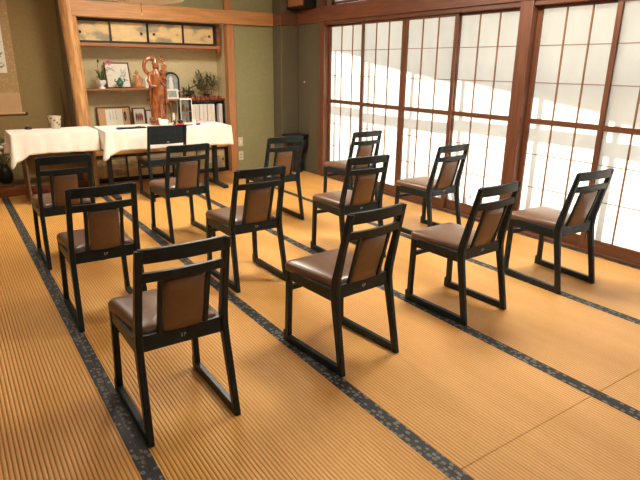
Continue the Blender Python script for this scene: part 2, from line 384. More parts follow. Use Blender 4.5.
# ================================================================ ALCOVE FURNITURE
# natural log post
b = B(); rings = []
for i in range(34):
    z = 0.0 + 2.62 * i / 33; r = 0.084 + 0.005 * math.sin(z * 3.1 + 1) - .004 * z
    if i == 0: r *= 1.04
    cx, cy = 1.325 - .020 * z + 0.006 * math.sin(z * 1.7), 6.78
    rings.append([(cx + (r + .0035 * math.sin(5 * a + z * 2) + .0025 * math.sin(11 * a - z * 5)) * math.cos(a), cy + (r + .0035 * math.sin(5 * a + z * 2) + .0025 * math.sin(11 * a - z * 5)) * math.sin(a), z) for a in [2 * PI * k / 28 for k in range(28)]])
b.loft(rings)
tag(b.build('alcove_post', 'bark', smooth=True), 'polished natural log post between scroll recess and shelf alcove', 'post', kind='thing')

def pull_disc(b, x, y, z, r=.013):
    n = 16
    b.loft([[(x + q * math.cos(2 * PI * i / n), yy, z + q * math.sin(2 * PI * i / n)) for i in range(n)] for q, yy in ((r, y + .004), (r, y - .002), (r * .75, y - .002), (r * .6, y + .002))])
def gold_door(root, x0, x1, z0, z1, y, hx, hz):
    fr = .019; th = .016
    d = box(x0, y, z0, x1, y + th, z0 + fr).box(x0, y, z1 - fr, x1, y + th, z1).box(x0, y, z0 + fr, x0 + fr, y + th, z1 - fr).box(x1 - fr, y, z0 + fr, x1, y + th, z1 - fr)
    do = d.build('door', 'blk', root)
    box(x0 + fr, y + .004, z0 + fr, x1 - fr, y + .012, z1 - fr).build('door_panel', 'gold', do)
    h = B(); pull_disc(h, hx, y + .002, hz, .015); h.build('pull', 'darkmetal', do)
t = thing('overhead_cabinet', 'shallow cabinet with four gold cloud-painted sliding doors under the beam', 'cabinet', (0, 0, 0))
box(1.36, 6.90, 1.613, 3.03, 7.125, 1.872).build('cabinet_body', 'tanwall', t)
box(1.36, 6.85, 1.575, 3.075, 7.125, 1.612).build('bottom_board', 'shelfwood', t, bevel=.002)
box(3.035, 6.855, 1.53, 3.085, 6.90, 1.875).build('end_post', 'dwood', t, bevel=.002)
box(1.34, 6.853, 1.860, 3.035, 6.895, 1.875).box(1.34, 6.853, 1.612, 3.035, 6.895, 1.618).box(3.015, 6.853, 1.618, 3.035, 6.895, 1.86).build('track', 'blk', t)
for (x0, x1, y, hx) in ((1.34, 1.745, 6.876, 1.41), (1.725, 2.165, 6.857, 2.085), (2.155, 2.60, 6.857, 2.235), (2.595, 3.015, 6.876, 2.945)):
    gold_door(t, x0, x1, 1.618, 1.860, y, hx, 1.725)
t = thing('floor_cabinet', 'low built-in cabinet with gold sliding doors behind the tables', 'cabinet', (0, 0, 0))
box(1.34, 6.93, 0.0, 3.14, 7.13, .335).build('cabinet_body', 'tanwall', t)
box(1.34, 6.865, .335, 3.14, 7.13, .37).build('counter', 'wood_x', t, bevel=.002)
box(1.34, 6.872, 0.0, 3.14, 6.925, .03).box(1.34, 6.872, .318, 3.14, 6.925, .335).box(3.115, 6.872, .03, 3.14, 6.925, .318).build('track', 'blk', t)
for (x0, x1, y, hx) in ((1.34, 1.80, 6.903, 1.41), (1.775, 2.245, 6.880, 2.19), (2.225, 2.70, 6.880, 2.29), (2.675, 3.115, 6.903, 3.07)):
    gold_door(t, x0, x1, .03, .318, y, hx, .165)
# staggered shelves
t = thing('wall_shelf', 'upper left board of the staggered alcove shelves carrying the framed picture', 'shelf', (0, 0, 0), group='staggered alcove shelves')
box(1.335, 6.87, 1.088, 2.30, 7.13, 1.108).build('board', 'shelfwood', t, bevel=.002)
box(2.235, 6.99, .972, 2.250, 7.005, 1.088).build('strut', 'dwood', t)
t = thing('wall_shelf', 'lower right board of the staggered alcove shelves below the arched frame', 'shelf', (0, 0, 0), group='staggered alcove shelves')
box(2.17, 6.90, .950, 3.14, 7.13, .970).build('board', 'shelfwood', t, bevel=.002)
for x in (2.185, 2.39): box(x, 6.915, .37, x + .012, 6.927, .950).build('strut', 'dwood', t)

# ================================================================ TABLES AND CLOTHS
def cloth_mesh(x0, x1, y0, y1, z, drop, seed, corner=1.55, cf=(1, 1, 1, 1)):
    """draped cloth: flat top, hanging skirt with pointed corners"""
    rnd = random.Random(seed); rc = .012
    P = []   # (x,y,nx,ny,corner weight)
    def edge(ax, ay, bx, by, nxx, nyy, k):
        for i in range(k): t_ = i / k; P.append((ax + (bx - ax) * t_, ay + (by - ay) * t_, nxx, nyy, 0.0, t_))
    def arc(cx, cy, a0, k=12):
        for i in range(k + 1):
            a = a0 + (PI / 2) * i / k; P.append((cx + rc * math.cos(a), cy + rc * math.sin(a), math.cos(a), math.sin(a), math.sin(PI * i / k), 0))
    kx = max(10, int((x1 - x0) / .03)); ky = int((y1 - y0) / .03)
    edge(x0 + rc, y0, x1 - rc, y0, 0, -1, kx); arc(x1 - rc, y0 + rc, -PI / 2)
    edge(x1, y0 + rc, x1, y1 - rc, 1, 0, ky); arc(x1 - rc, y1 - rc, 0)
    edge(x1 - rc, y1, x0 + rc, y1, 0, 1, kx); arc(x0 + rc, y1 - rc, PI / 2)
    edge(x0, y1 - rc, x0, y0 + rc, -1, 0, ky); arc(x0 + rc, y0 + rc, PI)
    b = B(); n_ = len(P); ph = [rnd.uniform(0, 6.28) for _ in range(6)]
    s = 0; dist = [0]
    for i in range(1, n_): s += math.hypot(P[i][0] - P[i - 1][0], P[i][1] - P[i - 1][1]); dist.append(s)
    rows = 12; rings = []
    # distance to the nearest corner, for the fall of the hem
    C4 = [(x0, y0), (x1, y0), (x1, y1), (x0, y1)]
    for r in range(rows + 1):
        q = r / rows; ring = []
        for i, (x, y, a, c, cw, _) in enumerate(P):
            dc, ci = min((math.hypot(x - u, y - v), k_) for k_, (u, v) in enumerate(C4)); wf = cf[ci]
            near = max(0.0, 1 - dc / .12) ** .5 if cw == 0 else 1.0
            pk = ((0.55 + .45 * cw) if cw > 0 else .55 * near) * wf
            L = drop * (1 + (corner - 1) * pk) + .004 * math.sin(dist[i] * 9 + ph[0])
            fold = .008 * math.sin(dist[i] * 23 + ph[1] + q) + .006 * math.sin(dist[i] * 51 + ph[2]) + .003 * math.sin(dist[i] * 8 + ph[3])
            out = .004 + q * (.012 + fold) + (q ** 1.2) * pk * .045
            # the gather beside each corner tucks in
            g = math.exp(-((dc - .09) / .035) ** 2) if cw == 0 else 0
            out -= q * g * .014
            out = max(out, .003)
            zz = z - (L * q) if r > 0 else z
            if r == 1: zz = z - L * q * .9
            ring.append((x + a * out, y + c * out, zz))
        rings.append(ring)
    b.loft(rings, cap=False)
    b.bm.verts.ensure_lookup_table()
    tv = [b.bm.verts[i] for i in range(n_)]; b.bm.faces.new(tv)
    return b
# left table: slab ends in brown laminate
t = thing('altar_table', 'brown-sided low table under the left white cloth', 'table', (0, 0, 0), group=None)
box(.57, 6.125, .675, 1.265, 6.545, .700).build('tabletop', 'brownpanel', t, bevel=.003)
for x in (.60, 1.235): box(x, 6.15, 0.0, x + .02, 6.52, .675).build('side_panel', 'brownpanel', t, bevel=.002)
box(.63, 6.50, .25, 1.235, 6.515, .675).build('back_panel', 'brownpanel', t)
c = cloth_mesh(.505, 1.312, 6.10, 6.575, .722, .205, 3, 1.62, (1, .0, .3, .6))
o = c.build('tablecloth', 'cloth', smooth=True); md = o.modifiers.new('s', 'SOLIDIFY'); md.thickness = .002; md.offset = -1
tag(o, 'white linen cloth with long drooping corner on the left brown table', 'tablecloth', 'white altar cloths')
# right table: black runner legs
t = thing('altar_table', 'black-legged table under the right white cloth, chair tucked at it', 'table', (2.03, 6.20, 0), math.radians(-2.2))
box(-.64, -.285, .685, .695, .285, .708).build('tabletop', 'blk', t, bevel=.003)
for s in (-1, 1):
    box(s * .61 - .025, -.03, .03, s * .61 + .025, .03, .685).build('leg', 'black', t, bevel=.003)
    box(s * .61 - .03, -.33, 0.0, s * .61 + .03, .33, .035).build('foot_runner', 'black', t, bevel=.004)
box(-.585, -.012, .60, .585, .012, .66).build('apron', 'blk', t)
c = cloth_mesh(-.672, .715, -.305, .305, .722, .205, 9, 1.4, (1, .15, .3, .3))
o = c.build('tablecloth', 'cloth', smooth=True); o.location = (2.03, 6.20, 0); o.rotation_euler = (0, 0, math.radians(-2.2))
md = o.modifiers.new('s', 'SOLIDIFY'); md.thickness = .002; md.offset = -1
tag(o, 'white linen cloth on the right table beneath the carved statue', 'tablecloth', 'white altar cloths')

# ================================================================ CHAIRS
def bar(prof, wy, x0, x1, taper=None):
    """post running through prof [(y,z,depth)], between x0(z) functions"""
    b = B(); rings = []
    for y, z, d in prof:
        a, c = x0(z), x1(z); rings.append([(a, y - d / 2, z), (c, y - d / 2, z), (c, y + d / 2, z), (a, y + d / 2, z)])
    return b.loft(rings)
def cushion(x0, x1, y0, y1, z0, z1, dome=.012, n=14, taper=.0, r=.02):
    b = B(); rings = []
    def ring(ins, z):
        pts = []; rr = max(.002, r - ins * .3)
        for (cx, cy, a0, sx, sy) in ((x1, y0, -PI / 2, -1, 1), (x1, y1, 0, -1, -1), (x0, y1, PI / 2, 1, -1), (x0, y0, PI, 1, 1)):
            for k in range(5):
                a = a0 + PI / 2 * k / 4; wx = taper if cy == y0 else 0
                pts.append((cx + sx * (ins + rr + wx) + rr * math.cos(a), cy + sy * (ins + rr) + rr * math.sin(a), z))
        return pts
    h = z1 - z0
    for ins, z in ((.004, z0), (0, z0 + h * .2), (0, z0 + h * .55), (.004, z0 + h * .8), (.012, z1 - .001), (.03, z1 + dome * .35), (.07, z1 + dome * .75), (.12, z1 + dome)): rings.append(ring(ins, z))
    return b.loft(rings)
def make_chair(label, solid=False):
    t = thing('dining_chair' if not solid else 'dining_chair', label, 'chair')
    WB, WT, H, D = .195, .176, .786, .453
    if solid: WB = WT = .207
    def ox(z): return WB + (WT - WB) * z / H
    for s in (-1, 1):
        th = .027
        if s < 0: x0 = lambda z: -ox(z); x1 = lambda z: -ox(z) + th
        else: x0 = lambda z: ox(z) - th; x1 = lambda z: ox(z)
        bar([(.001, 0, .032), (.028, .15, .033), (.064, .34, .040), (.073, .40, .044), (.066, .46, .040), (.028, .62, .031), (-.012, .786, .026)], 0, x0, x1).build('rear_leg', 'black', t, bevel=.004)
        bar([(D - .018, 0, .036), (D - .018, .06, .036), (D - .020, .075, .030), (D - .022, .41, .030)], 0, x0, x1).build('front_leg', 'black', t, bevel=.003)
        a, c = (-WB, -WB + th) if s < 0 else (WB - th, WB)
        box(a + .001, .012, 0, c - .001, D - .03, .040).box(a, D - .030, 0, c, D + .008, .062).build('runner', 'black', t, bevel=.003)
    rl = B()
    for s in (-1, 1):
        a = s * (ox(.37)) - (s * .003); rl.box(a, .085, .352, a - s * .02, D - .035, .408)
    rl.box(-WT + .011, D - .032, .352, WT - .011, D - .012, .408)
    rl.build('seat_frame', 'black', t, bevel=.002)
    box(-WT + .013, D - .035, .292, WT - .013, D - .015, .318).build('front_stretcher', 'black', t, bevel=.002)
    rr = B(); rr.loft([[(x, y0, z0), (x, y0 + .020, z0), (x, y0 + .022, z1), (x, y0 + .002, z1)] for x, y0, z0, z1 in ((-WT + .016, .060, .364, .428), (WT - .016, .060, .364, .428))])
    rail = rr.build('rear_rail', 'black', t, bevel=.002)
    mk = B()
    if not solid:
        for (x, z, ww, hh) in ((-.010, .405, .008, .0022), (-.010, .397, .008, .0022), (-.010, .389, .008, .0022), (-.010, .397, .002, .018), (.003, .397, .002, .018), (.007, .405, .009, .0022), (.007, .397, .009, .0022), (.011, .401, .002, .009)):
            x, z, ww, hh = x * .75, .397 + (z - .397) * .75, ww * .75, hh * .75; mk.box(x - ww / 2, .0590, z - hh / 2, x + ww / 2, .0615, z + hh / 2)
        mk.build('maker_mark', 'mark', rail)
    c = cushion(-WT - .012, WT + .012, .078, D + .012, .394, .443, dome=.014, taper=.030, r=.03)
    c.build('seat', 'olvinyl' if solid else 'vinyl', t, smooth=True)
    # curved cross rails of the back
    def cross(z0, z1, yb, lean, xr=None, dep=.020, arc=.016):
        b = B(); rings = []; X = ox((z0 + z1) / 2) - .012 if xr is None else xr
        for i in range(13):
            u = -1 + 2 * i / 12; x = u * X; y = yb - arc * (1 - u * u)
            rings.append([(x, y, z0), (x, y + dep, z0), (x, y + dep + lean, z1), (x, y + lean, z1)])
        return b.loft(rings)
    if not solid:
        cross(.736, .790, -.013, -.006).build('top_rail', 'black', t, bevel=.003)
        cross(.660, .698, .004, -.006).build('back_rail', 'black', t, bevel=.003)
        for s in (-1, 1):
            B().loft([[(s * .083, .060, .425), (s * .101, .060, .425), (s * .101, .076, .425), (s * .083, .076, .425)],
                      [(s * .082, -.006, .662), (s * .100, -.006, .662), (s * .100, .010, .662), (s * .082, .010, .662)]]).build('back_slat', 'black', t, bevel=.002)
        b = B(); rings = []
        for z, y, w_ in ((.424, .066, .073), (.430, .056, .0775), (.48, .044, .0785), (.54, .025, .0785), (.60, .009, .078), (.650, -.004, .0765), (.658, .002, .072)):
            ring = []
            for u in (-1, -.96, -.7, 0, .7, .96, 1): ring.append((u * w_, y + .006 * (abs(u) ** 6) - .003 * (1 - u * u), z))
            for u in (1, .96, .7, 0, -.7, -.96, -1): ring.append((u * w_, y + .034 - .006 * (abs(u) ** 6) + .006 * (1 - u * u), z))
            rings.append(ring)
        b.loft(rings).build('back_pad', 'vinyl', t, smooth=True)
    else:
        o = cross(.595, .785, .022, -.012, dep=.018, arc=.018).build('backrest', 'black', t, bevel=.003)
        mk = B()
        mk.box(-.012, .0025, .612, .014, .0052, .619); mk.build('maker_mark', 'mark', o)
        box(-.030, D - .037, .298, .018, D - .0348, .313).build('sticker', 'white', t)
    return t
G = 'black dining chairs with brown vinyl in three rows on the mats'
poses = [  # x, y, angle, label
    (.633, 1.803, 0.1, 'black-framed brown vinyl chair nearest the camera, first of the near row from the left'),
    (1.537, 1.817, 4.7, 'black-framed brown vinyl chair, second in the near row, beside the nearest chair'),
    (2.434, 1.862, 2.3, 'black-framed brown vinyl chair, third in the near row from the left'),
    (3.290, 1.822, -3.0, 'black-framed brown vinyl chair at the right end of near row beside screens'),
    (.616, 2.934, -0.3, 'black-framed brown vinyl chair, leftmost of the middle row, behind the nearest chair'),
    (1.563, 2.967, 0.9, 'black-framed brown vinyl chair, second from the left in the middle row'),
    (2.433, 2.984, -1.6, 'black-framed brown vinyl chair, third from the left in the middle row'),
    (3.385, 3.075, 2.0, 'black-framed brown vinyl chair at the window end of the middle row'),
    (.629, 4.057, 0.5, 'black-framed brown vinyl chair in far row, in front of the brown-sided table'),
    (1.558, 4.162, 1.9, 'black-framed brown vinyl chair in far row, directly behind the altar chair'),
    (2.474, 4.208, -1.0, 'black-framed brown vinyl chair in far row, before the green wall and dark bin'),
    (3.380, 4.181, 2.1, 'black-framed brown vinyl chair in far row, closest to the paper screens'),
]
proto = make_chair(poses[0][3])
for i, (x, y, a, lab) in enumerate(poses):
    o = proto if i == 0 else copy_tree(proto)
    o.location = (x, y, 0.0012); o.rotation_euler = (0, 0, math.radians(a)); o['label'] = lab; o['group'] = G
ac = make_chair('black chair with solid panel back and olive seat tucked at the white-clothed table', solid=True)
ac.location = (1.895, 5.63, 0.0012)

# ================================================================ TABLE OBJECTS
ZT = .7225
TR = math.radians(-2.2)
# carved statue on the right table
SX, SY = 2.05, 6.33
t = thing('wooden_statue', 'tall carved wooden robed deity statue with ring halo on the white cloth', 'statue', (SX, SY, ZT))
b = B(); b.lathe(0, 0, [(.095, 0), (.105, .02), (.100, .045), (.085, .06), (.078, .085), (.05, .095)], n=18, sy=.8)
for k in range(14):
    a = 2 * PI * k / 14; b.ball((.088 * math.cos(a), .07 * math.sin(a), .045 + .02 * (k % 2)), .027, sz=.8, n=8)
b.build('statue_base', 'carved', t, smooth=True)
b = B(); rings = []
prof = [(.085, .070, .056), (.12, .074, .058), (.20, .068, .054), (.28, .070, .056), (.36, .080, .058), (.44, .088, .060), (.50, .082, .055), (.55, .074, .050), (.585, .056, .042), (.60, .026, .026), (.615, .024, .024)]
for z, rx, ry in prof:
    rings.append([(rx * math.cos(a) * (1 + .10 * math.sin(7 * a + z * 16)) + .006 * math.sin(z * 20), ry * math.sin(a) * (1 + .14 * math.sin(9 * a - z * 22)), z) for a in [2 * PI * k / 40 for k in range(40)]])
b.loft(rings)
b.ball((0, 0, .640), .030, sz=1.25, n=14)
b.ball((0, -.028, .638), .007, n=6)                                  # nose
for s in (-1, 1): b.ball((s * .030, 0, .635), .009, sz=1.8, sx=.6, n=6)  # long ears
# sleeves and arms
for s in (-1, 1):
    b.tube([(s * .060, -.005, .565), (s * .088, -.012, .49), (s * .080, -.045, .43), (s * .030, -.068, .455 + .03 * s)], [.024, .026, .022, .012], n=10)
    b.tube([(s * .082, -.03, .43), (s * .095, -.02, .34), (s * .090, -.012, .22), (s * .078, -.01, .12)], [.020, .016, .012, .006], n=8)
body = b.build('statue_body', 'carved', t, smooth=True)
b = B(); b.lathe(0, 0, [(.034, .655), (.036, .672), (.028, .69), (.020, .71), (.012, .735), (.003, .748)], n=14)
for k in range(7): b.ball((.03 * math.cos(k * .9), .03 * math.sin(k * .9), .675), .009, n=6)
b.build('crown', 'carved', t, smooth=True)
b = B(); b.torus((-.045, .030, .640), .074, .020, n=30, m=8, sz=1.15); b.tube([(-.04, .03, .545), (-.02, .035, .50)], .010)
b.build('halo', 'carved', t, smooth=True)
b = B(); b.tube([(.055, -.05, .44), (.075, -.05, .52), (.062, -.04, .60), (.075, -.03, .67), (.070, -.025, .73)], [.008, .008, .009, .008, .005])
for (x, y, z, r) in ((.075, -.05, .53, .018), (.058, -.05, .585, .017), (.085, -.03, .64, .020), (.062, -.03, .70, .018), (.075, -.02, .735, .013), (.095, -.04, .58, .015)):
    for k in range(5): b.ball((x + r * 1.0 * math.cos(k * 1.25), y, z + r * 1.0 * math.sin(k * 1.25)), r * .75, n=6)
b.build('lotus_branch', 'carved', t, smooth=True)
def simple(b, name, m, label, cat, group=None, **k): return tag(b.build(name, m, **k), label, cat, group)
# white bowl in front of statue
b = B(); b.lathe(0, 0, [(.026, 0), (.028, .006), (.044, .020), (.054, .045), (.055, .068), (.050, .074), (.046, .070), (.040, .03), (.004, .012)], n=24)
simple(b, 'ceramic_bowl', 'white', 'round white ceramic bowl in front of the carved statue', 'bowl', smooth=True).location = (2.03, 6.13, ZT)
# candle
t = thing('candle_stand', 'white candle on small dark stand right of the statue', 'candle', (2.20, 6.27, ZT))
B().lathe(0, 0, [(.022, 0), (.022, .006), (.007, .012), (.006, .035), (.014, .042), (.014, .048)], n=14).build('stand', 'darkmetal', t, smooth=True)
B().lathe(0, 0, [(.009, .048), (.009, .125), (.006, .130)], n=12).build('candle', 'white', t, smooth=True)
B().tube([(0, 0, .13), (.001, 0, .137)], .001, n=5).build('wick', 'ink', t)
# red lacquered incense dish
t = thing('incense_burner', 'dark small incense burner on red base between candle and glass case', 'incense burner', (2.245, 6.19, ZT))
B().lathe(0, 0, [(.042, 0), (.044, .006), (.044, .018), (.038, .020)], n=20).build('base', 'brightred', t, smooth=True)
B().lathe(0, 0, [(.022, .020), (.030, .032), (.030, .048), (.024, .056), (.010, .060), (.006, .072), (.002, .076)], n=18).build('pot', 'darkmetal', t, smooth=True)
b = B(); b.lathe(0, 0, [(.014, 0), (.016, .02), (.010, .035), (.009, .055), (.013, .06)], n=14)
simple(b, 'small_bottle', 'red', 'tiny dark red bottle beside the white candle', 'bottle', smooth=True).location = (2.225, 6.31, ZT)
# glass display case with figurine
t = thing('glass_case', 'upright glass display case with pale frame right of statue', 'display case', (2.37, 6.36, ZT), TR)
b = box(-.07, -.06, 0, .07, .06, .012).box(-.07, -.06, .272, .07, .06, .285)
for sx in (-1, 1):
    for sy in (-1, 1): b.box(sx * .07, sy * .06, .012, sx * .064, sy * .054, .272)
b.build('case_frame', 'cream', t)
b = box(-.0655, -.0575, .012, .0655, -.0565, .272).box(-.0675, -.054, .012, -.0665, .054, .272).box(.0665, -.054, .012, .0675, .054, .272)
b.build('pane', 'glass', t)
box(-.060, .055, .012, .060, .057, .272).build('back_board', 'white', t)
box(-.062, -.05, .135, .062, .05, .138).build('shelf', 'white', t)
b = B(); b.lathe(-.015, 0, [(.018, .139), (.020, .16), (.012, .19), (.014, .20), (.008, .22)], n=12); b.lathe(.03, -.01, [(.012, .139), (.016, .16), (.010, .18)], n=12)
b.build('trinket', 'figwood', t, smooth=True)
b = B(); b.lathe(-.02, -.01, [(.020, .012), (.024, .04), (.016, .08), (.010, .10)], n=12); b.lathe(.03, 0, [(.016, .012), (.018, .05), (.013, .07)], n=12)
b.build('trinket', 'white', t, smooth=True)
# cups, pink box, glasses, phone to the right
def cup(label, x, y, m, r=.026, h=.045):
    b = B(); b.lathe(0, 0, [(r * .7, 0), (r * .9, .008), (r, h), (r * .9, h), (r * .8, .010), (.003, .008)], n=18)
    simple(b, 'small_cup', m, label, 'cup', smooth=True).location = (x, y, ZT)
cup('small white cup at the right foot of the glass case', 2.455, 6.31, 'white')
b = B(); cu = b.box(-.05, -.035, 0, .05, .035, .028)
o = simple(b, 'sweets_box', 'pink', 'small flat pink box on the cloth right of the glass case', 'box', bevel=.003); o.location = (2.56, 6.40, ZT); o.rotation_euler[2] = .2
o.data.materials[0] = mat('pale_pink_card', (0.70, 0.42, 0.42), .6)
b = box(-.035, -.02, 0, .035, .02, .014)
o = simple(b, 'folded_card', 'white', 'small white card packet lying beside the pink box', 'packet'); o.location = (2.50, 6.19, ZT); o.rotation_euler[2] = -.3
b = box(-.022, -.015, 0, .022, .015, .016)
o = simple(b, 'matchbox', 'blk', 'tiny black box lying near the front of the right cloth', 'box'); o.location = (2.43, 6.12, ZT); o.rotation_euler[2] = .4
b = B().tube([(-.05, 0, .006), (.05, 0, .006)], .006, n=8)
o = simple(b, 'incense_stick_box', 'red', 'short dark red rod lying on cloth before the glass case', 'incense'); o.location = (2.31, 6.10, ZT); o.rotation_euler[2] = .1
# black tray at the left end of right table
b = box(-.15, -.045, 0, .15, .045, .005).box(-.15, -.045, .005, .15, -.038, .013).box(-.15, .038, .005, .15, .045, .013).box(-.15, -.038, .005, -.143, .038, .013).box(.143, -.038, .005, .15, .038, .013)
o = simple(b, 'serving_tray', 'blk', 'flat black tray lying at the left end of right cloth', 'tray'); o.location = (1.66, 6.09, ZT); o.rotation_euler[2] = TR
b = B().tube([(0, 0, .005), (.07, .03, .005)], .0035, n=6)
o = simple(b, 'writing_brush', 'blk', 'thin black brush lying behind the tray on the cloth', 'brush'); o.location = (1.73, 6.20, ZT)
# patterned cup and brass bell at back of left table
t = thing('patterned_cup', 'cream tapered cup with dark leaf pattern on left cloth', 'cup', (.975, 6.50, ZT))
cb = B().lathe(0, 0, [(.044, 0), (.046, .004), (.066, .130), (.063, .130), (.042, .008), (.003, .006)], n=26).build('cup_body', 'tancup', t, smooth=True)
b = B()
for k in range(13):
    a = -PI / 2 + (k - 6) * .42; z = .035 + .08 * ((k * 5) % 7) / 7; rr = .0475 + .02 * z / .13 + .0012
    c = Vector((rr * math.cos(a), rr * math.sin(a), z)); tg = Vector((-math.sin(a), math.cos(a), 0))
    b.leaf(c, c + tg * .026 + Vector((0, 0, .014)), .016, up=Vector((math.cos(a), math.sin(a), 0)))
b.build('leaf_pattern', 'stem', cb)
t = thing('brass_bell', 'small brass bell with knob at far left of the left cloth', 'bell', (.715, 6.54, ZT))
B().lathe(0, 0, [(.035, 0), (.036, .012), (.028, .024), (.014, .030)], n=18).build('bell_bowl', 'darkmetal', t, smooth=True)
B().ball((0, 0, .036), .009, n=10).build('knob', 'brass', t, smooth=True)

# ---- recess: scroll, branch, flower arrangement
t = thing('hanging_scroll', 'hanging calligraphy scroll with tan brocade border in the dark recess', 'scroll', (.46, 7.195, 0))
box(-.295, -.004, 1.065, .295, -.001, 2.05).build('brocade_mount', 'brocade', t)
box(-.295, -.0045, .845, .295, -.001, 1.065).build('silk_band', 'pinktan', t); box(-.295, -.0045, 2.05, .295, -.001, 2.5).build('silk_band', 'pinktan', t)
pp = box(-.205, -.0065, 1.28, .205, -.0045, 1.97).build('scroll_paper', 'cream', t)
b = B()
rnd = random.Random(4)
for (cx, cz) in ((.155, 1.36), (.155, 1.47), (.15, 1.62), (.02, 1.40), (.02, 1.56), (-.12, 1.42), (-.12, 1.6), (.03, 1.74), (.15, 1.78), (-.11, 1.78)):
    for k in range(5):
        a = rnd.uniform(-.9, .9); l = rnd.uniform(.015, .032); x = cx + rnd.uniform(-.02, .02); z = cz + rnd.uniform(-.025, .025)
        b.leaf((x - l * math.cos(a), -.0072, z - l * math.sin(a)), (x + l * math.cos(a), -.0072, z + l * math.sin(a)), .010, up=Vector((0, -1, 0)))
b.build('brush_writing', 'ink', pp)
B().tube([(-.32, -.012, .838), (.32, -.012, .838)], .011, n=12).build('roller', 'pinktan', t)
for s in (-1, 1): B().tube([(s * .32, -.012, .838), (s * .345, -.012, .838)], .013, n=12).build('roller_knob', 'blk', t)
b = B().tube([(0, 0, 0), (.012, .01, .35), (.03, .03, .62), (.05, .06, .80), (.045, .09, 1.02)], [.020, .017, .013, .010, .004], n=8)
b.tube([(.03, .03, .62), (.055, .05, .74), (.075, .06, .82)], [.008, .006, .002], n=6)
simple(b, 'driftwood_branch', 'stem', 'thin dark branch leaning against recess wall left of log post', 'branch', smooth=True).location = (1.13, 7.07, .095)
t = thing('flower_arrangement', 'dark vase of pale flowers on the recess floor below the scroll', 'flower vase', (.47, 6.99, .095))
B().lathe(0, 0, [(.05, 0), (.07, .03), (.075, .10), (.055, .16), (.035, .19), (.04, .21), (.03, .20)], n=22).build('vase', 'blk', t, smooth=True)
b = B(); fl = B(); rnd = random.Random(11)
for k in range(26):
    a = rnd.uniform(0, 2 * PI); r = rnd.uniform(.04, .17); z = rnd.uniform(.24, .46); p = Vector((r * math.cos(a), r * math.sin(a), z))
    b.tube([(0, 0, .2), p * .6 + Vector((0, 0, .12)), p], .003, n=5)
    for j in range(3): b.leaf(p, p + Vector((rnd.uniform(-.06, .06), rnd.uniform(-.06, .06), rnd.uniform(-.02, .05))), .025)
    if k % 2 == 0: fl.ball(p, .026, sz=.7, n=8)
b.build('foliage', 'dleaf', t); fl.build('blossom', 'cream', t, smooth=True)

# ---- items on the upper left shelf (z = 1.108)
Z1 = 1.1085
t = thing('tall_vase', 'tall reddish brown vase at the left end of the upper shelf', 'vase', (1.385, 6.95, Z1))
B().lathe(0, 0, [(.030, 0), (.033, .01), (.026, .03), (.040, .075), (.028, .12), (.022, .15), (.036, .165), (.034, .225), (.026, .23)], n=18).build('vase_body', 'red', t, smooth=True)
B().ball((.012, -.040, .105), .012, n=8).ball((.010, -.034, .20), .008, n=8).build('painted_spot', 'white', t, smooth=True)
t = thing('potted_orchid', 'orchid with pink blossom in white footed pot left of picture', 'potted plant', (1.595, 6.925, Z1))
B().lathe(0, 0, [(.038, 0), (.036, .012), (.020, .022), (.024, .035), (.048, .060), (.052, .095), (.046, .095), (.003, .08)], n=20).build('pot', 'white', t, smooth=True)
b = B(); rnd = random.Random(5)
for k in range(16):
    a = rnd.uniform(0, 2 * PI); l = rnd.uniform(.07, .14); b.leaf((0, 0, .085), (l * math.cos(a), l * .6 * math.sin(a), .085 + rnd.uniform(.02, .16)), .022, bend=.03)
b.build('leaves', 'leaf', t)
B().tube([(0, 0, .09), (-.02, 0, .16), (-.03, 0, .25), (-.02, -.01, .30)], .003, n=5).tube([(0, 0, .09), (.03, 0, .20), (.06, -.02, .29), (.10, -.03, .315)], .003, n=5).build('flower_stem', 'dleaf', t)
b = B()
for (cx, cz) in ((.075, .300), (.10, .315), (.122, .295), (.10, .275), (.06, .28)):
    for k in range(5): b.ball((cx + .012 * math.cos(k * 1.256), -.03 + .003 * k, cz + .012 * math.sin(k * 1.256)), .007, sy=.4, n=7)
b.build('blossom', 'pink', t, smooth=True)
B().ball((-.02, -.01, .305), .012, sz=1.6, n=8).build('seed_head', 'blk', t, smooth=True)
def frame(label, x, y, z, w_, h, lean, rz=0.0, fm='framewood', pm='cream', fw=.014, name='picture_frame', cat='picture frame'):
    t = thing(name, label, cat, (x, y, z), rz)
    b = box(-w_ / 2, 0, 0, w_ / 2, .016, fw).box(-w_ / 2, 0, h - fw, w_ / 2, .016, h).box(-w_ / 2, 0, fw, -w_ / 2 + fw, .016, h - fw).box(w_ / 2 - fw, 0, fw, w_ / 2, .016, h - fw)
    o = b.build('frame', fm, t); o.rotation_euler[0] = -lean
    o2 = box(-w_ / 2 + fw, .005, fw, w_ / 2 - fw, .012, h - fw).build('picture', pm, t); o2.rotation_euler[0] = -lean
    return t, o2
t, pc = frame('dark wood framed picture of ink branches on upper shelf', 1.812, 6.985, Z1, .29, .305, .27, fm='framewood')
b = B()
for (x0, z0, x1, z1) in ((.0, .10, .11, .24), (.03, .13, .10, .16), (.05, .17, .05, .24), (.02, .11, .12, .09), (-.11, .25, -.02, .2), (.06, .10, .10, .20)):
    b.leaf((x0, .0035, z0), (x1, .0035, z1), .020, up=Vector((0, -1, 0)))
b.leaf((-.12, .003, .21), (.0, .003, .265), .005, up=Vector((0, -1, 0)))
b.build('ink_painting', 'grey', pc)
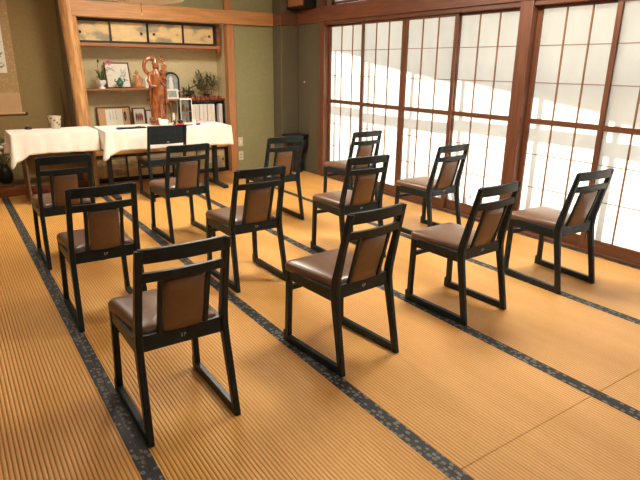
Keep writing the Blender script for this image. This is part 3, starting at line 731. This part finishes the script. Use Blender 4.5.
# green crab figurine in front of it
t = thing('green_figurine', 'round dark green figurine with little legs before the framed picture', 'figurine', (1.80, 6.915, Z1))
B().ball((0, 0, .065), .042, sz=.9, n=14).ball((0, -.005, .105), .020, n=10).build('body', 'teal', t, smooth=True)
b = B()
for s in (-1, 1):
    b.tube([(s * .02, 0, .035), (s * .028, -.01, 0)], .006, n=6); b.tube([(s * .035, 0, .07), (s * .058, -.005, .085), (s * .055, -.01, .11)], .007, n=6)
b.build('limbs', 'teal', t, smooth=True)
# wooden seated figurine
t = thing('wooden_figurine', 'small carved seated wooden figurine right of the framed picture', 'figurine', (2.025, 6.95, Z1))
B().lathe(0, 0, [(.060, 0), (.062, .015), (.045, .025), (.05, .03)], n=16).build('plinth', 'figwood', t, smooth=True)
b = B().lathe(0, 0, [(.050, .025), (.048, .06), (.034, .10), (.036, .13), (.018, .155)], n=16, sy=.8).ball((-.012, 0, .175), .022, n=10).ball((-.012, 0, .20), .010, n=8)
b.tube([(.03, 0, .13), (.055, -.02, .09), (.045, -.04, .06)], .011, n=8).tube([(-.035, 0, .13), (-.058, -.02, .10), (-.05, -.03, .15)], .010, n=8)
b.build('figure', 'figwood', t, smooth=True)
b = B().lathe(0, 0, [(.022, 0), (.024, .10), (.023, .125), (.019, .125), (.018, .02), (.003, .018)], n=16)
simple(b, 'beaker', 'white', 'slim white beaker on upper shelf beside seated wooden figurine', 'cup', smooth=True).location = (2.13, 6.95, Z1)
# ---- lower right shelf (z = .970)
Z2 = .9705
t = thing('arched_frame', 'black arched frame with silvery picture standing behind the small white frame', 'picture frame', (2.47, 7.03, Z2))
def arch(w_, h, y0, y1, b, z0=0.0):
    pts = [(-w_, z0), (w_, z0)] + [(w_ * math.cos(PI * k / 14), h - w_ + w_ * math.sin(PI * k / 14)) for k in range(15)]
    b.loft([[(x, y, z) for x, z in pts] for y in (y0, y1)]); return b
arch(.105, .325, 0, .05, B()).build('arch_body', 'blk', t, bevel=.004)
arch(.078, .300, -.003, .0, B(), .10).build('picture', 'grey', t)
b = B().lathe(0, 0, [(.020, .11), (.030, .15), (.022, .20), (.018, .22), (.024, .245), (.010, .27)], n=12, sy=.08)
b.build('pale_figure', 'white', t, smooth=True).location = (-.01, -.006, 0)
box(-.085, -.025, .085, .085, 0, .100).build('ledge', 'white', t)
t, pc = frame('small white framed grey picture leaning on the lower right shelf', 2.435, 6.915, Z2, .155, .125, .25, fm='cream', pm='grey', fw=.022)
# dark foliage plant behind
def plant(label, x, y, z, seed, n_, spread, h, lw, ym, pm='stem'):
    t = thing('potted_plant', label, 'plant', (x, y, z)); rnd = random.Random(seed)
    B().lathe(0, 0, [(.030, 0), (.040, .04), (.042, .05), (.036, .05), (.003, .045)], n=14).build('pot', 'darkmetal', t, smooth=True)
    st = B(); lf = B(); fl = B()
    for k in range(n_):
        p = Vector((rnd.uniform(-1, 1) * spread, rnd.uniform(-.5, .5) * min(spread, .14), rnd.uniform(.35, 1) * h))
        st.tube([(0, 0, .045), (p.x * .3, p.y * .3, p.z * .6), p], .0022, n=5)
        for j in range(6):
            q = p * rnd.uniform(.6, 1.0); q.z = max(q.z, .05); lf.leaf(q, q + Vector((rnd.uniform(-1, 1), rnd.uniform(-.5, .3), rnd.uniform(-.8, .9))) * lw * 2.2, lw * .7)
        if ym and k % 3 == 0:
            for j in range(3): fl.leaf(p, p + Vector((rnd.uniform(-1, 1), rnd.uniform(-.5, .0), rnd.uniform(-.8, .9))) * .05, .016)
    st.build('stems', pm, t); lf.build('leaves', 'dleaf', t)
    if ym: fl.build('blossom', ym, t)
    return t
plant('leafy dried plant with pale yellow flowers on the shelf above white binders', 2.93, 7.02, Z2, 21, 26, .17, .33, .034, 'yellow')
plant('low dark green leafy plant on the shelf right of arched frame', 2.68, 7.03, Z2, 33, 16, .11, .15, .030, None)
# ---- black rack of white binders
t = thing('book_rack', 'black open rack holding white binders at alcove right', 'rack', (0, 0, .3705))
b = box(2.58, 6.872, 0, 2.595, 6.965, .555).box(3.095, 6.872, 0, 3.11, 6.965, .555).box(2.58, 6.872, .555, 3.11, 6.965, .572).box(2.595, 6.872, 0, 3.095, 6.965, .015).box(2.595, 6.872, .215, 3.095, 6.965, .228)
b.build('rack_frame', 'blk', t, bevel=.002)
box(2.595, 6.962, .015, 3.095, 6.966, .555).build('back_board', 'blk', t)
def binder():
    t = thing('ring_binder', 'white ring binder among the row standing in the black rack', 'binder', group='white binders in the black rack')
    box(-.024, 0, 0, .024, .082, .298).build('cover', 'white', t, bevel=.003)
    box(-.012, -.0012, .17, .012, 0, .26).build('spine_label', 'cream', t)
    return t
bp = binder()
for i in range(9):
    if i == 7: continue
    o = bp if i == 0 else copy_tree(bp)
    o.location = (2.622 + .0545 * i + (.004 if i % 2 else 0), 6.877, .5990)
    if i < 7: o['label'] = '%s white ring binder from the left in the black rack' % ('first', 'second', 'third', 'fourth', 'fifth', 'sixth', 'seventh')[i]
    if i == 8: o['label'] = 'rightmost white ring binder, alone beyond the gap in the black rack'
# red cups on rack top
def redcup():
    t = thing('red_cup', 'small dark red cup in the row on top of the black rack', 'cup', group='red cups on the black rack')
    B().lathe(0, 0, [(.017, 0), (.013, .006), (.020, .020), (.023, .045), (.020, .056), (.017, .056), (.014, .02), (.003, .012)], n=16).build('bowl', 'red', t, smooth=True)
    B().ball((0, -.022, .035), .007, sy=.3, n=7).build('painted_dot', 'figwood', t, smooth=True)
    return t
rc = redcup()
for i in range(8):
    o = rc if i == 0 else copy_tree(rc)
    o.location = (2.615 + .063 * i, 6.905, .9430)
    o['label'] = ('leftmost', 'second from left', 'third from left', 'fourth from left', 'fourth from right', 'third from right', 'second from right', 'rightmost')[i] + ' of the small dark red cups on top of the black rack'
# ---- frames on the counter (z = .37) behind the tables
Z3 = .3705
t, pc = frame('wide dark framed calligraphy standing on the cabinet counter behind tables', 1.735, 7.02, Z3, .40, .52, .14, pm='cream')
pc.data.materials[0] = T['pinktan']
sh = box(-.10, .002, .03, .10, .0045, .49).build('calligraphy_sheet', 'cream', pc)
b = B()
for x in (-.05, -.015, .02): b.leaf((x, .0015, .47), (x + .004, .0015, .36), .010, up=Vector((0, -1, 0)))
b.leaf((.13, .0015, .46), (.13, .0015, .34), .035, up=Vector((0, -1, 0)))
b.build('brush_writing', 'ink', pc)
t, pc = frame('small dark framed picture on the counter beside the statue', 2.03, 7.00, Z3, .16, .50, .12, pm='cream')
b = B()
for k_, x in enumerate((-.035, -.012, .012, .035)): b.leaf((x, .0015, .44 - .01 * (k_ % 2)), (x, .0015, .33), .022, up=Vector((0, -1, 0)))
b.build('portrait_picture', 'red', pc)
t, pc = frame('slim dark frame half hidden by the statue on the counter', 2.16, 7.02, Z3, .09, .47, .12, pm='cream')

# ================================================================ WALL FITTINGS
for (z, lab, kind) in ((.40, 'ivory upper wall switch plate on green wall beside the post', 1), (.21, 'ivory lower wall outlet plate on green wall beside the post', 0)):
    t = thing('wall_outlet' if not kind else 'wall_switch', lab, 'outlet' if not kind else 'switch', (3.27, 6.755, z))
    box(-.035, -.008, -.06, .035, 0, .06).build('cover_plate', 'offwhite', t, bevel=.003)
    if kind: box(-.012, -.012, -.025, .012, -.008, .025).build('rocker', 'white', t)
    else:
        b = box(-.010, -.0095, .010, -.006, -.008, .028).box(.006, -.0095, .010, .010, -.008, .028).box(-.010, -.0095, -.028, -.006, -.008, -.010).box(.006, -.0095, -.028, .010, -.008, -.010); b.build('socket_slot', 'ink', t)
b = B(); nn = 16
b.loft([[(x, r * math.cos(2 * PI * i / nn), r * math.sin(2 * PI * i / nn)) for i in range(nn)] for x, r in ((0, .014), (-.004, .014), (-.006, .008), (-.014, .008), (-.016, .005))])
simple(b, 'wall_hook', 'offwhite', 'tiny pale round knob on the dark wall left of screens', 'hook', smooth=True).location = (XW, 6.38, 1.18)
t = thing('wall_speaker', 'brown wooden box speaker with black underside above the corner beam', 'speaker', (3.90, 6.10, 2.075))
box(-.02, .03, .02, .14, .40, .40).build('speaker_box', 'wood_z', t, bevel=.003)
box(-.03, .0, .0, .14, .42, .02).box(-.022, -.0, .02, .14, .03, .40).build('speaker_grille', 'blk', t)
# black bin in the corner
t = thing('side_stand', 'low black stand with flat square top in the corner by screens', 'stand', (3.905, 6.37, 0), .1)
b = box(-.16, -.13, .478, .13, .11, .505); b.build('stand_top', 'blk', t, bevel=.006)
b = B().lathe(0, 0, [(.10, 0), (.11, .02), (.085, .10), (.08, .25), (.095, .40), (.11, .47)], n=20); b.build('stand_body', 'blk', t, smooth=True)
B().ball((.09, -.05, .37), .085, sz=1.3, sy=.8, n=12).build('bag', 'blk', t, smooth=True)
# added fill lights at the ceiling, out of view, brightening the room
def fill_light(x, y, watts, where):
    t = thing('fill_light', 'added square wooden-framed fill light ' + where, 'fill light', (x, y, 2.62), group='added square fill lights')
    box(-.36, -.36, -.02, .36, .36, 0).build('backing', 'lampwood', t)
    b = B()
    for a, c in (((-.36, -.36), (.36, -.335)), ((-.36, .335), (.36, .36)), ((-.36, -.335), (-.335, .335)), ((.335, -.335), (.36, .335))): b.box(a[0], a[1], -.09, c[0], c[1], -.02)
    b.build('frame', 'lampwood', t)
    l = bpy.data.lights.new('fill_lamp', 'AREA'); l.shape = 'SQUARE'; l.size = .66; l.energy = watts; l.color = (1.0, .92, .78)
    o = bpy.data.objects.new('fill_lamp', l); COL.objects.link(o); o.parent = t; o.location = (0, 0, -.085)
for (x, y, p_, where) in ((2.0, 5.0, 34, 'above the space before the altar chair'), (.3, 4.9, 13, 'above the mats before the scroll recess'), (3.0, 2.5, 29, 'above the chairs nearest the paper screens'), (.9, 1.0, 7, 'above the mats nearest the camera')): fill_light(x, y, p_, where)
# pendant lamp
t = thing('pendant_lamp', 'pale wooden ceiling lamp with pull cord, lower rim in view', 'lamp', (1.47, 4.7, -.022))
b = B(); rings = []
for z, r in ((1.885, .035), (1.872, .06), (1.878, .18), (1.900, .31), (1.912, .31), (1.892, .18), (1.893, .04)):
    rings.append([(r * math.cos(2 * PI * i / 36), r * math.sin(2 * PI * i / 36), z) for i in range(36)])
b.loft(rings); b.build('lamp_shade', 'cream', t, smooth=True)
B().lathe(0, 0, [(.05, 1.895), (.05, 1.95), (.02, 1.97), (.02, 1.99)], n=20).build('lamp_socket', 'cream', t, smooth=True)
B().tube([(0, 0, 1.99), (0, 0, 2.62)], .005, n=6).build('hanging_cord', 'stem', t)
c = B().tube([(-.03, -.02, 1.88), (-.03, -.02, 1.80)], .0022, n=6).build('pull_cord', 'stem', t)
B().tube([(-.03, -.02, 1.80), (-.03, -.02, 1.782)], .005, n=8).build('pull_knob', 'cream', c)
